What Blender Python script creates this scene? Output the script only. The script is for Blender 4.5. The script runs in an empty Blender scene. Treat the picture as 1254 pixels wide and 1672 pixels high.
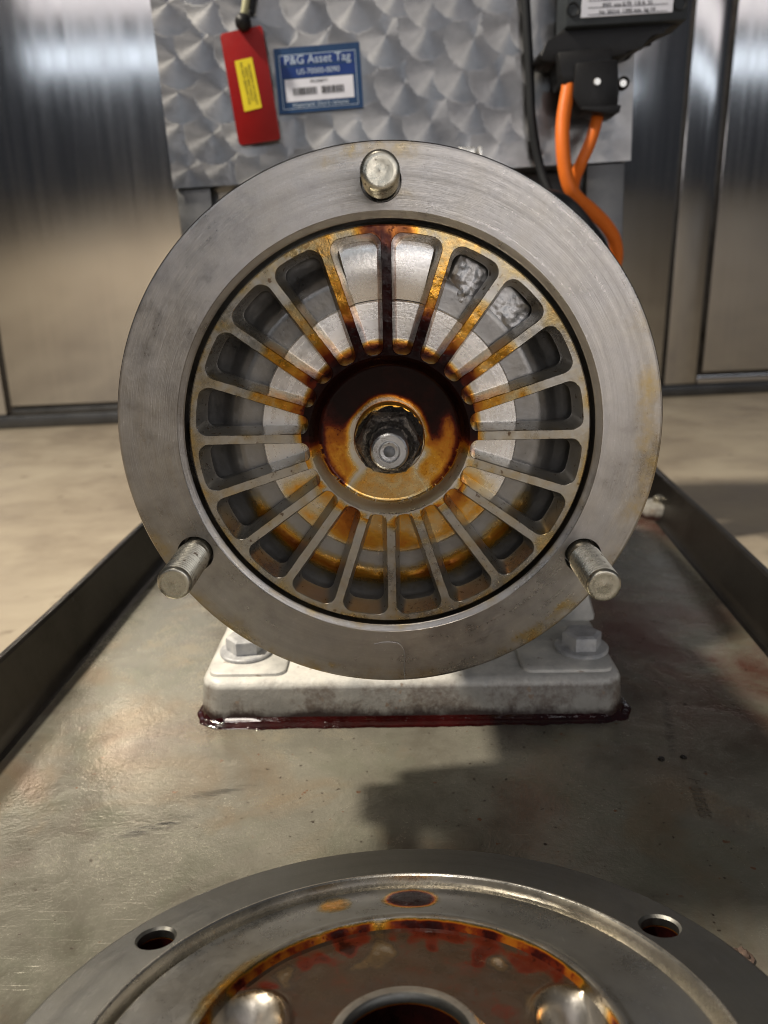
import bpy, bmesh, math, random
import numpy as np
from mathutils import Vector, Matrix, noise
from mathutils.geometry import delaunay_2d_cdt
random.seed(4)
R = math.radians
sc = bpy.context.scene
C = sc.collection

# ---------------------------------------------------------------- camera
def cam_axes(th, yaw, roll):
    f = Vector((-math.sin(yaw)*math.cos(th), math.cos(yaw)*math.cos(th), -math.sin(th)))
    r = Vector((math.cos(yaw), math.sin(yaw), 0)); u = r.cross(f)
    c, s = math.cos(roll), math.sin(roll)
    return r*c+u*s, u*c-r*s, f
cr, cu, cf = cam_axes(.290443, .0131046, -.0197170)
cam = bpy.data.cameras.new('camera'); co = bpy.data.objects.new('camera', cam); C.objects.link(co)
m = Matrix((cr, cu, -cf)).transposed().to_4x4(); m.translation = Vector((.0011, -.2774, .0544))
co.matrix_world = m
cam.sensor_fit = 'HORIZONTAL'; cam.sensor_width = 36; cam.lens = 36*1248.36/1254
cam.clip_start = .01; cam.clip_end = 50
cam.dof.use_dof = True; cam.dof.focus_distance = .285; cam.dof.aperture_fstop = 17
sc.camera = co

# ---------------------------------------------------------------- world, lamps, exposure
w = bpy.data.worlds.new('World'); sc.world = w; w.use_nodes = True
bg = w.node_tree.nodes['Background']; bg.inputs[0].default_value = (.80, .86, 1, 1); bg.inputs[1].default_value = .03
sc.view_settings.view_transform = 'Standard'; sc.view_settings.look = 'None'
sc.cycles.filter_width = .95
sc.view_settings.exposure = .15; sc.view_settings.gamma = 1
def lamp(name, loc, target, size, energy, col, sy=None, spread=180):
    l = bpy.data.lights.new(name, 'AREA'); l.energy = energy; l.color = col
    l.shape = 'RECTANGLE' if sy else 'DISK'; l.size = size
    if sy: l.size_y = sy
    l.spread = R(spread)
    o = bpy.data.objects.new(name, l); C.objects.link(o); o.location = loc
    o.rotation_euler = (Vector(target)-Vector(loc)).to_track_quat('-Z', 'Y').to_euler()
    return o
lamp('work_lamp', (-1.04, .12, 1.44), (0, .08, -.15), .11, 27, (1, .91, .77), spread=130)
lamp('ceiling_lamp', (-.5, -1.3, 2.1), (0, .1, 0), .45, 9.5, (1, .92, .82), .35)
lamp('hall_lamp', (1.8, -2.6, 1.62), (1.3, 1.2, .5), 8, 16, (1, .94, .95), .5)
lamp('strip_lamp', (1.8, -2.6, 1.0), (1.3, 1.2, .5), 8, 12, (.80, .89, 1), .22)
lamp('low_hall_lamp', (.62, -2.2, .30), (0, .2, .05), 1.5, 7.2, (1, .95, .93), .42)

# ---------------------------------------------------------------- node helpers
class NT:
    def __init__(s, name):
        s.m = bpy.data.materials.new(name); s.m.use_nodes = True; s.t = s.m.node_tree
        s.p = s.t.nodes['Principled BSDF']; s.out = s.t.nodes['Material Output']
    def n(s, typ, **k):
        d = s.t.nodes.new(typ)
        for a, b in k.items(): setattr(d, a, b)
        return d
    def set(s, sock, v):
        if hasattr(v, 'is_output') or isinstance(v, bpy.types.NodeSocket): s.t.links.new(v, sock)
        else:
            if isinstance(v, (tuple, list)) and len(v) == 3 and sock.type == 'RGBA': v = (*v, 1)
            sock.default_value = v
    def P(s, **k):
        for a, b in k.items(): s.set(s.p.inputs[a.replace('_', ' ')], b)
    def math(s, op, a, b=0., c=0., clamp=False):
        d = s.n('ShaderNodeMath', operation=op, use_clamp=clamp)
        s.set(d.inputs[0], a); s.set(d.inputs[1], b); s.set(d.inputs[2], c); return d.outputs[0]
    def coord(s, which='Object', scale=(1, 1, 1), rot=(0, 0, 0), loc=(0, 0, 0)):
        t = s.n('ShaderNodeTexCoord'); mp = s.n('ShaderNodeMapping')
        s.t.links.new(t.outputs[which], mp.inputs[0]); mp.inputs['Scale'].default_value = scale
        mp.inputs['Rotation'].default_value = rot; mp.inputs['Location'].default_value = loc
        return mp.outputs[0]
    def noise(s, vec, scale, detail=4, rough=.55, dist=0):
        d = s.n('ShaderNodeTexNoise'); s.set(d.inputs['Vector'], vec); d.inputs['Scale'].default_value = scale
        d.inputs['Detail'].default_value = detail; d.inputs['Roughness'].default_value = rough
        d.inputs['Distortion'].default_value = dist; return d.outputs[0]
    def rng(s, v, a, b, c=0., d=1., smooth=False):
        x = s.n('ShaderNodeMapRange', interpolation_type='SMOOTHSTEP' if smooth else 'LINEAR')
        s.set(x.inputs[0], v); x.inputs[1].default_value = a; x.inputs[2].default_value = b
        s.set(x.inputs[3], c); s.set(x.inputs[4], d); return x.outputs[0]
    def ramp(s, v, stops, interp='LINEAR'):
        d = s.n('ShaderNodeValToRGB'); s.set(d.inputs[0], v); e = d.color_ramp; e.interpolation = interp
        c4 = lambda c: (*c, 1) if len(c) == 3 else c
        e.elements[0].position = stops[0][0]; e.elements[0].color = c4(stops[0][1])
        e.elements[1].position = stops[-1][0]; e.elements[1].color = c4(stops[-1][1])
        for p, c in stops[1:-1]: el = e.elements.new(p); el.color = c4(c)
        return d.outputs[0]
    def mix(s, f, a, b, blend='MIX'):
        d = s.n('ShaderNodeMix', data_type='RGBA', blend_type=blend); s.set(d.inputs[0], f)
        s.set(d.inputs[6], a); s.set(d.inputs[7], b); return d.outputs[2]
    def bump(s, h, strength=.3, dist=.001, normal=None):
        d = s.n('ShaderNodeBump'); d.inputs['Strength'].default_value = strength
        d.inputs['Distance'].default_value = dist; s.set(d.inputs['Height'], h)
        if normal is not None: s.set(d.inputs['Normal'], normal)
        return d.outputs[0]
    def attr(s, name, out='Fac'):
        d = s.n('ShaderNodeAttribute', attribute_name=name); return d.outputs[out]

DISH = [(0, (1, 1, 1)), (.12, (.9, .82, .7)), (.28, (.42, .29, .16)), (.42, (.11, .078, .055)), (.60, (.075, .046, .030)), (.76, (.09, .016, .008)), (.9, (.06, .012, .006)), (1, (.02, .005, .003))]
FILM = [(0, (1, 1, 1)), (.08, (1, .97, .9)), (.18, (.86, .68, .36)), (.34, (.82, .40, .045)), (.5, (.50, .155, .014)), (.66, (.13, .018, .006)), (.80, (.028, .005, .004)), (1, (.010, .003, .003))]
def steel(name, base=(.50, .48, .46), rough=.34, axis=None, aniso=.0, stain=False, patch=.25, cast=0., scale=1., turned=0., specks=.0, metal=.95, haze=.15, ramp=FILM, fmix=.55):
    t = NT(name); oc = t.coord()
    n1 = t.noise(oc, 22*scale, 5, .6); n2 = t.noise(oc, 120*scale, 6, .65); n3 = t.noise(oc, 900*scale, 3, .6)
    v = t.math('ADD', t.math('MULTIPLY', n1, .6), t.math('MULTIPLY', n2, .4))
    dark = tuple(c*(1-patch) for c in base); lite = tuple(min(1, c*(1+patch*.7)) for c in base)
    col = t.ramp(v, [(.36, dark), (.5, base), (.66, lite)])
    rg = t.math('ADD', t.rng(v, .35, .65, rough-haze*.5, rough+haze*.5), t.rng(n3, .3, .7, -.03, .05))
    h = t.math('MULTIPLY', n3, .25)
    if turned and axis:                       # fine concentric tool marks
        sep = t.n('ShaderNodeSeparateXYZ'); t.set(sep.inputs[0], oc)
        a, b = {'Y': (0, 2), 'Z': (0, 1)}[axis]
        rad = t.math('SQRT', t.math('ADD', t.math('POWER', sep.outputs[a], 2.), t.math('POWER', sep.outputs[b], 2.)))
        cmb = t.n('ShaderNodeCombineXYZ'); t.set(cmb.inputs[0], t.math('MULTIPLY', rad, 1.))
        ang = t.math('ARCTAN2', sep.outputs[b], sep.outputs[a]); t.set(cmb.inputs[1], t.math('MULTIPLY', ang, .0012))
        tn = t.noise(cmb.outputs[0], 2600, 3, .7)
        tn2 = t.noise(cmb.outputs[0], 300, 3, .7)
        h = t.math('ADD', h, t.math('MULTIPLY', tn, turned))
        rg = t.math('ADD', rg, t.rng(tn2, .35, .65, -.05, .05))
        col = t.mix(t.rng(tn2, .3, .7, 0, .35), col, dark)
    if specks:
        sp = t.noise(oc, 420*scale, 2, .5); mk = t.rng(sp, .70-specks*.1, .76-specks*.1)
        col = t.mix(t.math('MULTIPLY', mk, .8), col, (.10, .055, .03))
        rg = t.math('ADD', rg, t.math('MULTIPLY', mk, .3))
    # scattered scratches
    sv = t.coord(scale=(1, .06, 1), rot=(.3, .5, .8)); s1 = t.noise(sv, 900*scale, 2, .5)
    sm = t.math('MULTIPLY', t.rng(s1, .68, .72), t.rng(n2, .45, .6))
    col = t.mix(t.math('MULTIPLY', sm, .5), col, tuple(min(1, c*1.5) for c in base))
    mt = metal; coat = 0.
    if cast:
        cn = t.noise(oc, 260*scale, 5, .65); vn = t.n('ShaderNodeTexVoronoi'); t.set(vn.inputs['Vector'], oc); vn.inputs['Scale'].default_value = 330*scale
        h = t.math('ADD', h, t.math('ADD', t.math('MULTIPLY', cn, cast*2), t.math('MULTIPLY', vn.outputs['Distance'], cast)))
    if stain:
        st = t.attr('stain')
        sn = t.math('ADD', t.math('MULTIPLY', t.math('SUBTRACT', t.noise(oc, 90, 5, .6), .5), .5), t.math('MULTIPLY', t.math('SUBTRACT', t.noise(oc, 420, 4, .6), .5), .22))
        s2 = t.math('ADD', st, t.math('MULTIPLY', sn, t.rng(st, 0, .25, .10, 1)), clamp=True)
        s2 = t.math('ADD', s2, t.math('MULTIPLY', t.math('MULTIPLY', t.rng(t.noise(oc, 640, 4, .7), .56, .68), t.rng(st, .12, .35)), .12), clamp=True)
        film = t.ramp(s2, ramp)
        col = t.mix(1., col, film, 'MULTIPLY')
        col = t.mix(t.rng(s2, .12, .4, 0, fmix), col, film)
        mt = t.rng(s2, .30, .74, metal, .0)
        rg = t.mix(t.rng(s2, .1, .4), rg, t.rng(t.noise(oc, 300, 3), .4, .7, .08, .26))
        coat = t.rng(s2, .2, .5, 0, .35)
        h = t.math('ADD', h, t.math('MULTIPLY', s2, 1.2))
        t.P(Specular_IOR_Level=t.rng(s2, .2, .7, .5, .12))
    t.P(Base_Color=col, Metallic=mt, Roughness=rg, Normal=t.bump(h, .35, .00035))
    if aniso and axis:
        tg = t.n('ShaderNodeTangent', direction_type='RADIAL', axis=axis)
        t.P(Anisotropic=aniso, Tangent=tg.outputs[0])
    return t.m

def plain(name, col, rough=.5, metal=0., var=.12, sc_=60, bump=.1, coat=0.):
    t = NT(name); oc = t.coord(); n = t.noise(oc, sc_, 5, .6); n2 = t.noise(oc, sc_*9, 3, .6)
    t.P(Base_Color=t.ramp(n, [(.3, tuple(c*(1-var) for c in col)), (.7, tuple(min(1, c*(1+var)) for c in col))]),
        Roughness=t.rng(n2, .3, .7, max(.02, rough-.08), min(1, rough+.08)), Metallic=metal, Coat_Weight=coat, Specular_IOR_Level=.2,
        Normal=t.bump(n2, bump, .0004))
    return t.m

M = {}
M['ring'] = steel('turned_steel', (.42, .40, .385), .34, 'Y', .6, stain=True, patch=.34, turned=.5, haze=.18)
M['wheel'] = steel('spoke_steel', (.40, .385, .36), .30, stain=True, patch=.3, metal=.85, specks=.4, cast=.15)
M['hub'] = steel('hub_steel', (.54, .52, .49), .30, 'Y', .5, stain=True, patch=.2, turned=.2)
M['pocket'] = steel('pocket_steel', (.27, .262, .255), .34, stain=True, patch=.35, metal=.8, cast=.2)
M['disc'] = steel('inner_disc_steel', (.80, .78, .76), .27, 'Y', .5, stain=True, patch=.10, metal=.7, turned=.12)
M['bolt'] = steel('stud_steel', (.46, .435, .36), .26, patch=.4, specks=.5, cast=.35, metal=.9)
M['cover'] = steel('cover_steel', (.19, .187, .175), .40, 'Z', .45, stain=True, patch=.15, turned=.3, haze=.1)
M['lip'] = steel('polished_steel', (.60, .58, .54), .25, 'Z', .4, stain=True, patch=.15, turned=.3)
M['dishfloor'] = steel('brown_filmed_steel', (.42, .40, .37), .33, 'Z', .2, stain=True, patch=.25, metal=.9, ramp=DISH, fmix=.25)
M['dish'] = steel('dish_steel', (.31, .30, .28), .30, 'Z', .3, stain=True, patch=.25)
M['worn'] = steel('worn_rough_steel', (.36, .35, .34), .34, patch=.45, cast=.7, metal=.95)
M['shaft'] = steel('shaft_steel', (.42, .42, .42), .27, 'Y', .6, patch=.4, turned=.8, specks=.3)
M['zinc'] = steel('leg_steel', (.13, .13, .13), .42, patch=.2)

def tar():
    t = NT('black_tar'); oc = t.coord(); n = t.noise(oc, 500, 5, .7); n2 = t.noise(oc, 160, 4, .6)
    t.P(Specular_IOR_Level=.55, Base_Color=t.ramp(n2, [(.4, (.006, .005, .004)), (.64, (.02, .014, .009)), (.78, (.08, .05, .02))]), Roughness=t.rng(n, .3, .7, .16, .5),
        Coat_Weight=.05, Normal=t.bump(t.math('ADD', t.math('ADD', n, n2), t.noise(oc, 1500, 3, .7)), 1., .0016))
    return t.m
M['tar'] = tar()
def oily():
    t = NT('oily_nut_steel'); oc = t.coord(); n = t.noise(oc, 210, 5, .65); n2 = t.noise(oc, 900, 4, .7)
    f = t.rng(n, .44, .56)
    t.P(Base_Color=t.mix(f, (.20, .175, .15), (.012, .008, .006)), Metallic=t.rng(f, 0, 1, .85, .1), Roughness=t.rng(n2, .3, .7, .18, .45), Normal=t.bump(t.math('ADD', n, t.math('MULTIPLY', n2, .6)), .9, .0016))
    return t.m
M['oily'] = oily()
def syrup():
    t = NT('dark_red_liquid'); oc = t.coord(); n = t.noise(oc, 60, 4, .6)
    t.P(Base_Color=t.ramp(n, [(.35, (.010, .0012, .0012)), (.65, (.028, .003, .003))]), Roughness=.06, Coat_Weight=1., Coat_Roughness=.03,
        Normal=t.bump(t.noise(oc, 260, 4), .55, .0012))
    return t.m
M['syrup'] = syrup()

def paint():
    t = NT('grey_white_paint'); oc = t.coord(); tc = t.n('ShaderNodeTexCoord'); sep = t.n('ShaderNodeSeparateXYZ'); t.set(sep.inputs[0], tc.outputs['Object'])
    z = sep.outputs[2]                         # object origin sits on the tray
    n = t.noise(oc, 55, 6, .65); n2 = t.noise(oc, 380, 4, .6); n3 = t.noise(t.coord(scale=(1, 1, .8)), 48, 5, .7)
    col = t.ramp(n, [(.3, (.40, .395, .37)), (.55, (.62, .60, .55)), (.75, (.74, .71, .61))])
    dirt = t.math('MULTIPLY', t.rng(n3, .455, .56), t.rng(t.noise(oc, 260, 4, .7), .35, .6, .3, 1), clamp=True)
    low = t.rng(z, .020, .002, 0, 1)
    dm = t.math('MULTIPLY', dirt, t.rng(z, .024, .018, 0, .75))
    wet = t.rng(t.math('ADD', z, t.math('MULTIPLY', t.math('SUBTRACT', n3, .5), -.016)), .0085, .0045, 0, 1)
    col = t.mix(t.rng(z, .0205, .0185, 0, .72), col, (.13, .12, .10))  # foot sides greyed below the top edge: dirt plus shade put into the colour
    col = t.mix(dm, col, (.09, .06, .042))
    col = t.mix(wet, col, (.018, .006, .004))
    chips = t.rng(t.noise(oc, 140, 3, .5), .68, .72); col = t.mix(t.math('MULTIPLY', chips, .7), col, (.20, .13, .08))
    t.P(Base_Color=col, Roughness=t.rng(n2, .3, .7, .32, .55), Normal=t.bump(t.math('ADD', t.math('MULTIPLY', n2, .35), n), .45, .0012))
    return t.m
M['paint'] = paint()

def tray_mat():
    t = NT('stained_tray_steel'); oc = t.coord()
    big = t.noise(t.coord(scale=(1, 1, 1), rot=(0, 0, .6)), 9, 6, .6, .6); mid = t.noise(oc, 42, 6, .65, .4); fin = t.noise(oc, 700, 3, .6)
    v = t.math('ADD', t.math('MULTIPLY', big, .65), t.math('MULTIPLY', mid, .35))
    col = t.ramp(v, [(.38, (.20, .18, .14)), (.48, (.285, .268, .215)), (.56, (.33, .31, .25)), (.66, (.42, .37, .27))])
    warm = t.rng(t.noise(oc, 14, 4, .6, .8), .52, .66, 0, .55); col = t.mix(warm, col, (.30, .215, .13))
    red = t.rng(t.noise(t.coord(loc=(3, 1, 0)), 11, 4, .6, .4), .55, .68, 0, .5); col = t.mix(red, col, (.20, .135, .115))
    tcx = t.n('ShaderNodeTexCoord'); sx = t.n('ShaderNodeSeparateXYZ'); t.set(sx.inputs[0], tcx.outputs['Object'])
    rr = t.math('MULTIPLY', t.rng(sx.outputs[0], .04, .14), t.rng(sx.outputs[1], -.01, .09)); rr = t.math('MULTIPLY', rr, t.rng(t.noise(t.coord(loc=(1, 4, 0)), 12, 5, .6, .6), .38, .62))
    col = t.mix(t.math('MULTIPLY', rr, .95), col, (.14, .060, .042))
    grn = t.rng(t.noise(t.coord(loc=(7, 4, 0)), 17, 5, .65, .6), .5, .64, 0, .5); col = t.mix(grn, col, (.23, .235, .17))
    sp = t.noise(oc, 330, 2, .5); mk = t.rng(sp, .69, .72); col = t.mix(t.math('MULTIPLY', mk, .85), col, (.035, .022, .015))
    sp2 = t.noise(t.coord(loc=(5, 2, 1)), 210, 2, .5); mk2 = t.math('MULTIPLY', t.rng(sp2, .70, .73), t.rng(mid, .45, .55)); col = t.mix(t.math('MULTIPLY', mk2, .75), col, (.22, .075, .025))
    sc1 = t.noise(t.coord(scale=(.05, 1, 1), rot=(0, 0, .12)), 1100, 2, .5); sc2 = t.noise(t.coord(scale=(.05, 1, 1), rot=(0, 0, -.5)), 900, 2, .5)
    tc = t.n('ShaderNodeTexCoord'); sep = t.n('ShaderNodeSeparateXYZ'); t.set(sep.inputs[0], tc.outputs['Object'])
    zone = t.math('MULTIPLY', t.rng(sep.outputs[0], .0, -.12), t.rng(sep.outputs[1], .02, -.08))
    s = t.math('ADD', t.math('MULTIPLY', t.rng(sc1, .655, .72), t.math('ADD', .15, t.math('MULTIPLY', zone, .6))), t.math('MULTIPLY', t.rng(sc2, .68, .73), .25), clamp=True)
    col = t.mix(t.math('MULTIPLY', s, .45), col, (.62, .58, .48))
    # two dark rub marks beside the front left of the foot
    def rub(cx, cy, ang, lx, ly, amt):
        nonlocal col
        mp = t.n('ShaderNodeMapping', vector_type='TEXTURE'); t.set(mp.inputs[0], tc.outputs['Object'])
        mp.inputs['Location'].default_value = (cx, cy, 0); mp.inputs['Rotation'].default_value = (0, 0, ang); mp.inputs['Scale'].default_value = (lx, ly, 1)
        ln = t.n('ShaderNodeVectorMath', operation='LENGTH'); t.set(ln.inputs[0], mp.outputs[0])
        e = t.rng(ln.outputs['Value'], 1., .25, 0, 1, True)
        st = t.noise(t.coord(scale=(.12, 1, 1), rot=(0, 0, -ang)), 420, 4, .7)
        col = t.mix(t.math('MULTIPLY', t.math('MULTIPLY', e, t.rng(st, .42, .56)), amt), col, (.045, .042, .038))
    rub(-.101, -.010, .42, .022, .005, .85); rub(-.082, .011, .30, .028, .0035, .6); rub(.138, .062, 1.3, .045, .0035, .5)
    rg = t.math('ADD', t.rng(v, .38, .62, .13, .30), t.math('ADD', t.math('MULTIPLY', mk, .3), t.rng(fin, .3, .7, -.04, .06)))
    h = t.math('ADD', t.math('MULTIPLY', mid, 1.5), t.math('ADD', t.math('MULTIPLY', fin, .25), t.math('MULTIPLY', s, .12)))
    t.P(Base_Color=col, Metallic=.58, Specular_IOR_Level=.6, Roughness=rg, Normal=t.bump(h, .35, .0008))
    return t.m
M['tray'] = tray_mat()
M['traywall'] = steel('tray_wall_steel', (.075, .068, .06), .33, patch=.5, scale=.3)

def floor_mat():
    t = NT('beige_floor'); oc = t.coord(); n = t.noise(oc, 2.2, 6, .6, .5); n2 = t.noise(oc, 9, 6, .65, .3); n3 = t.noise(oc, 60, 3, .6)
    col = t.ramp(t.math('ADD', t.math('MULTIPLY', n, .5), t.math('MULTIPLY', n2, .5)), [(.36, (.25, .20, .145)), (.5, (.37, .31, .23)), (.64, (.46, .40, .30))])
    col = t.mix(t.math('MULTIPLY', t.rng(t.noise(oc, 26, 3, .5), .66, .74), .6), col, (.16, .12, .085))
    t.P(Base_Color=col, Roughness=t.rng(n2, .3, .7, .42, .62), Normal=t.bump(n3, .15, .002))
    return t.m
M['floor'] = floor_mat()

def wall_mat():
    t = NT('brushed_stainless'); a = t.coord(scale=(1, 1, .03)); n = t.noise(a, 60, 5, .6); n1 = t.noise(a, 9, 4, .6); b = t.noise(t.coord(scale=(1, 1, .6)), 3.2, 3, .5, .3)
    col = t.ramp(t.math('ADD', t.math('MULTIPLY', n, .5), t.math('MULTIPLY', n1, .5)), [(.3, (.58, .57, .565)), (.7, (.66, .65, .64))])
    t.P(Base_Color=col, Metallic=1., Roughness=t.rng(n, .3, .7, .10, .17), Normal=t.bump(t.math('ADD', t.math('MULTIPLY', b, 10.), n), .02, .004))
    tg = t.n('ShaderNodeTangent', direction_type='RADIAL', axis='Z')
    t.P(Anisotropic=.0, Tangent=tg.outputs[0])
    return t.m
M['wall'] = wall_mat()
def perl_mat():
    t = NT('engine_turned_steel'); n = t.noise(t.coord(), 700, 3, .6); n2 = t.noise(t.coord(), 14, 4, .6)
    t.P(Base_Color=t.ramp(n2, [(.35, (.17, .17, .175)), (.65, (.29, .285, .28))]), Metallic=1., Roughness=t.rng(n, .3, .7, .29, .40), Anisotropic=.82,
        Tangent=t.attr('swirl', 'Vector'), Normal=t.bump(n2, .3, .004))
    return t.m
M['perl'] = perl_mat()
M['black'] = plain('black_plastic', (.012, .012, .013), .42, bump=.2)
M['blackrub'] = plain('black_rubber', (.015, .016, .018), .5)
M['boxgrey'] = plain('dark_grey_casting', (.035, .040, .045), .5, bump=.3)
M['orange'] = plain('orange_cable_jacket', (.62, .14, .018), .42, var=.06)
M['red'] = plain('red_plastic', (.22, .006, .006), .38, var=.08)
M['yellow'] = plain('yellow_label', (.62, .50, .02), .5, var=.05)
M['ink'] = plain('black_ink', (.03, .03, .03), .6)
M['fadedink'] = plain('faded_olive_ink', (.22, .19, .03), .6)
M['blue'] = plain('blue_foil', (.022, .052, .12), .33, metal=.3, var=.12)
M['dblue'] = plain('deep_blue_print', (.012, .035, .16), .35)
M['pale'] = plain('pale_print', (.42, .50, .60), .4)
M['white'] = plain('white_label', (.62, .63, .70), .45, var=.04)
M['olive'] = plain('olive_cable_tie', (.34, .33, .20), .4)
M['alu'] = plain('bright_screw', (.75, .73, .68), .3, metal=.9)
M['stamp'] = plain('dark_stamp_marks', (.10, .086, .068), .6)

# ---------------------------------------------------------------- object helpers
POS = {}
def tag(o, label=None, cat=None, group=None, kind=None):
    if label: o['label'] = label
    if cat: o['category'] = cat
    if group: o['group'] = group
    if kind: o['kind'] = kind
    return o
def empty(name, loc, label=None, cat=None, group=None):
    o = bpy.data.objects.new(name, None); C.objects.link(o); o.location = loc; o.empty_display_size = .01
    POS[o.name] = Vector(loc); tag(o, label, cat, group); return o
def put(name, verts, faces, mat, parent=None, org=(0, 0, 0), stain=None, smooth=35, fn=None, extra=None):
    """one mesh object; verts are in world coordinates (or in the frame of a rotated root)"""
    org = Vector(org); V = np.asarray(verts, float)
    me = bpy.data.meshes.new(name); me.from_pydata((V-np.array(org)).tolist(), [], [list(f) for f in faces]); me.update()
    bm = bmesh.new(); bm.from_mesh(me); bmesh.ops.recalc_face_normals(bm, faces=bm.faces[:])
    if smooth:
        for f in bm.faces: f.smooth = True
        a = R(smooth)
        for e in bm.edges:
            if len(e.link_faces) == 2 and e.calc_face_angle(0) > a: e.smooth = False
    bm.to_mesh(me); bm.free()
    if stain is not None:
        at = me.attributes.new('stain', 'FLOAT', 'POINT')
        at.data.foreach_set('value', np.clip(np.array([stain(*v) for v in V.tolist()], dtype=np.float32), 0, 1))
    me.materials.append(mat)
    o = bpy.data.objects.new(name, me); C.objects.link(o)
    pp = Vector((0, 0, 0))
    if parent is not None: o.parent = parent; pp = POS[parent.name]
    o.location = org-pp; POS[o.name] = org
    return o
def lathe(prof, seg=96, axis='Y', c=(0, 0, 0), closed=False, a0=0, a1=2*math.pi):
    V = []; F = []; full = abs(a1-a0-2*math.pi) < 1e-6; ns = seg if full else seg+1
    for (r, d) in prof:
        for i in range(ns):
            t = a0+(a1-a0)*i/seg
            x, y = r*math.cos(t), r*math.sin(t)
            V.append((c[0]+x, c[1]+d, c[2]+y) if axis == 'Y' else (c[0]+x, c[1]+y, c[2]+d))
    n = len(prof)
    for j in range(n-1+(1 if closed else 0)):
        for i in range(seg):
            i2 = (i+1) % ns; j2 = (j+1) % n
            F.append((j*ns+i, j*ns+i2, j2*ns+i2, j2*ns+i))
    for j, end in ((0, 0), (n-1, 1)):
        if not closed and full and prof[j][0] < 1e-5: pass
    return V, F
def cap(V, F, seg, j, n):   # cap ring j of a lathe
    F.append(tuple(range(j*seg, (j+1)*seg)))
def join(*parts):
    V = []; F = []
    for v, f in parts:
        o = len(V); V += list(v); F += [tuple(i+o for i in g) for g in f]
    return V, F
def box(x0, x1, y0, y1, z0, z1, bev=0., seg=2):
    bm = bmesh.new(); bmesh.ops.create_cube(bm, size=1)
    for v in bm.verts: v.co = Vector(((x0+x1)/2+v.co.x*(x1-x0), (y0+y1)/2+v.co.y*(y1-y0), (z0+z1)/2+v.co.z*(z1-z0)))
    if bev: bmesh.ops.bevel(bm, geom=bm.edges[:], offset=bev, segments=seg, affect='EDGES', profile=.5)
    r = ([tuple(v.co) for v in bm.verts], [tuple(v.index for v in f.verts) for f in bm.faces]); bm.free(); return r
def xform(VF, mat):
    return [tuple(mat @ Vector(v)) for v in VF[0]], VF[1]
def prism(poly, axis, a, b, bev=0., seg=2):
    """poly = list of 2D points; axis is the extrusion axis"""
    bm = bmesh.new()
    def P(u, v, d): return {'Y': (u, d, v), 'Z': (u, v, d), 'X': (d, u, v)}[axis]
    A = [bm.verts.new(P(u, v, a)) for u, v in poly]; B = [bm.verts.new(P(u, v, b)) for u, v in poly]
    bm.faces.new(A); bm.faces.new(B[::-1]); n = len(poly)
    for i in range(n): bm.faces.new((A[i], B[i], B[(i+1) % n], A[(i+1) % n]))
    if bev: bmesh.ops.bevel(bm, geom=bm.edges[:], offset=bev, segments=seg, affect='EDGES', profile=.5)
    bm.verts.index_update(); bm.verts.ensure_lookup_table()
    r = ([tuple(v.co) for v in bm.verts], [tuple(v.index for v in f.verts) for f in bm.faces]); bm.free(); return r
def smoothpath(pts, n=10):
    P = [Vector(p) for p in pts]; P = [P[0]*2-P[1]]+P+[P[-1]*2-P[-2]]; out = []
    for i in range(1, len(P)-2):
        for k in range(n):
            t = k/n; a, b, c, d = P[i-1:i+3]
            out.append(.5*((2*b)+(c-a)*t+(2*a-5*b+4*c-d)*t*t+(3*b-a-3*c+d)*t**3))
    out.append(P[-2]); return out
def tube(pts, r, seg=14, n=10):
    P = smoothpath(pts, n); V = []; F = []; up = Vector((.13, 1, .07)).normalized()
    for i, p in enumerate(P):
        d = (P[min(i+1, len(P)-1)]-P[max(i-1, 0)]).normalized(); s = d.cross(up).normalized(); u = s.cross(d)
        for k in range(seg):
            a = 2*math.pi*k/seg; V.append(tuple(p+(s*math.cos(a)+u*math.sin(a))*r))
    for i in range(len(P)-1):
        for k in range(seg): F.append((i*seg+k, i*seg+(k+1) % seg, (i+1)*seg+(k+1) % seg, (i+1)*seg+k))
    F.append(tuple(range(seg))); F.append(tuple(range((len(P)-1)*seg, len(P)*seg))); return V, F
def text_mesh(txt, size, ax='CENTER', extrude=.00008):
    cu = bpy.data.curves.new('lettering', 'FONT'); cu.body = txt; cu.size = size; cu.align_x = ax; cu.align_y = 'CENTER'; cu.extrude = extrude
    o = bpy.data.objects.new('lettering', cu); C.objects.link(o)
    dg = bpy.context.evaluated_depsgraph_get(); me = bpy.data.meshes.new_from_object(o.evaluated_get(dg))
    V = [tuple(v.co) for v in me.vertices]; F = [tuple(p.vertices) for p in me.polygons]
    bpy.data.objects.remove(o); bpy.data.curves.remove(cu); bpy.data.meshes.remove(me); return V, F
def ns(x, y, z, s): return noise.noise(Vector((x*s, y*s, z*s)))
def ss(a, b, x):
    t = min(1, max(0, (x-a)/(b-a))); return t*t*(3-2*t)
def gauss(d, s): return math.exp(-(d/s)**2)

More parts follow.
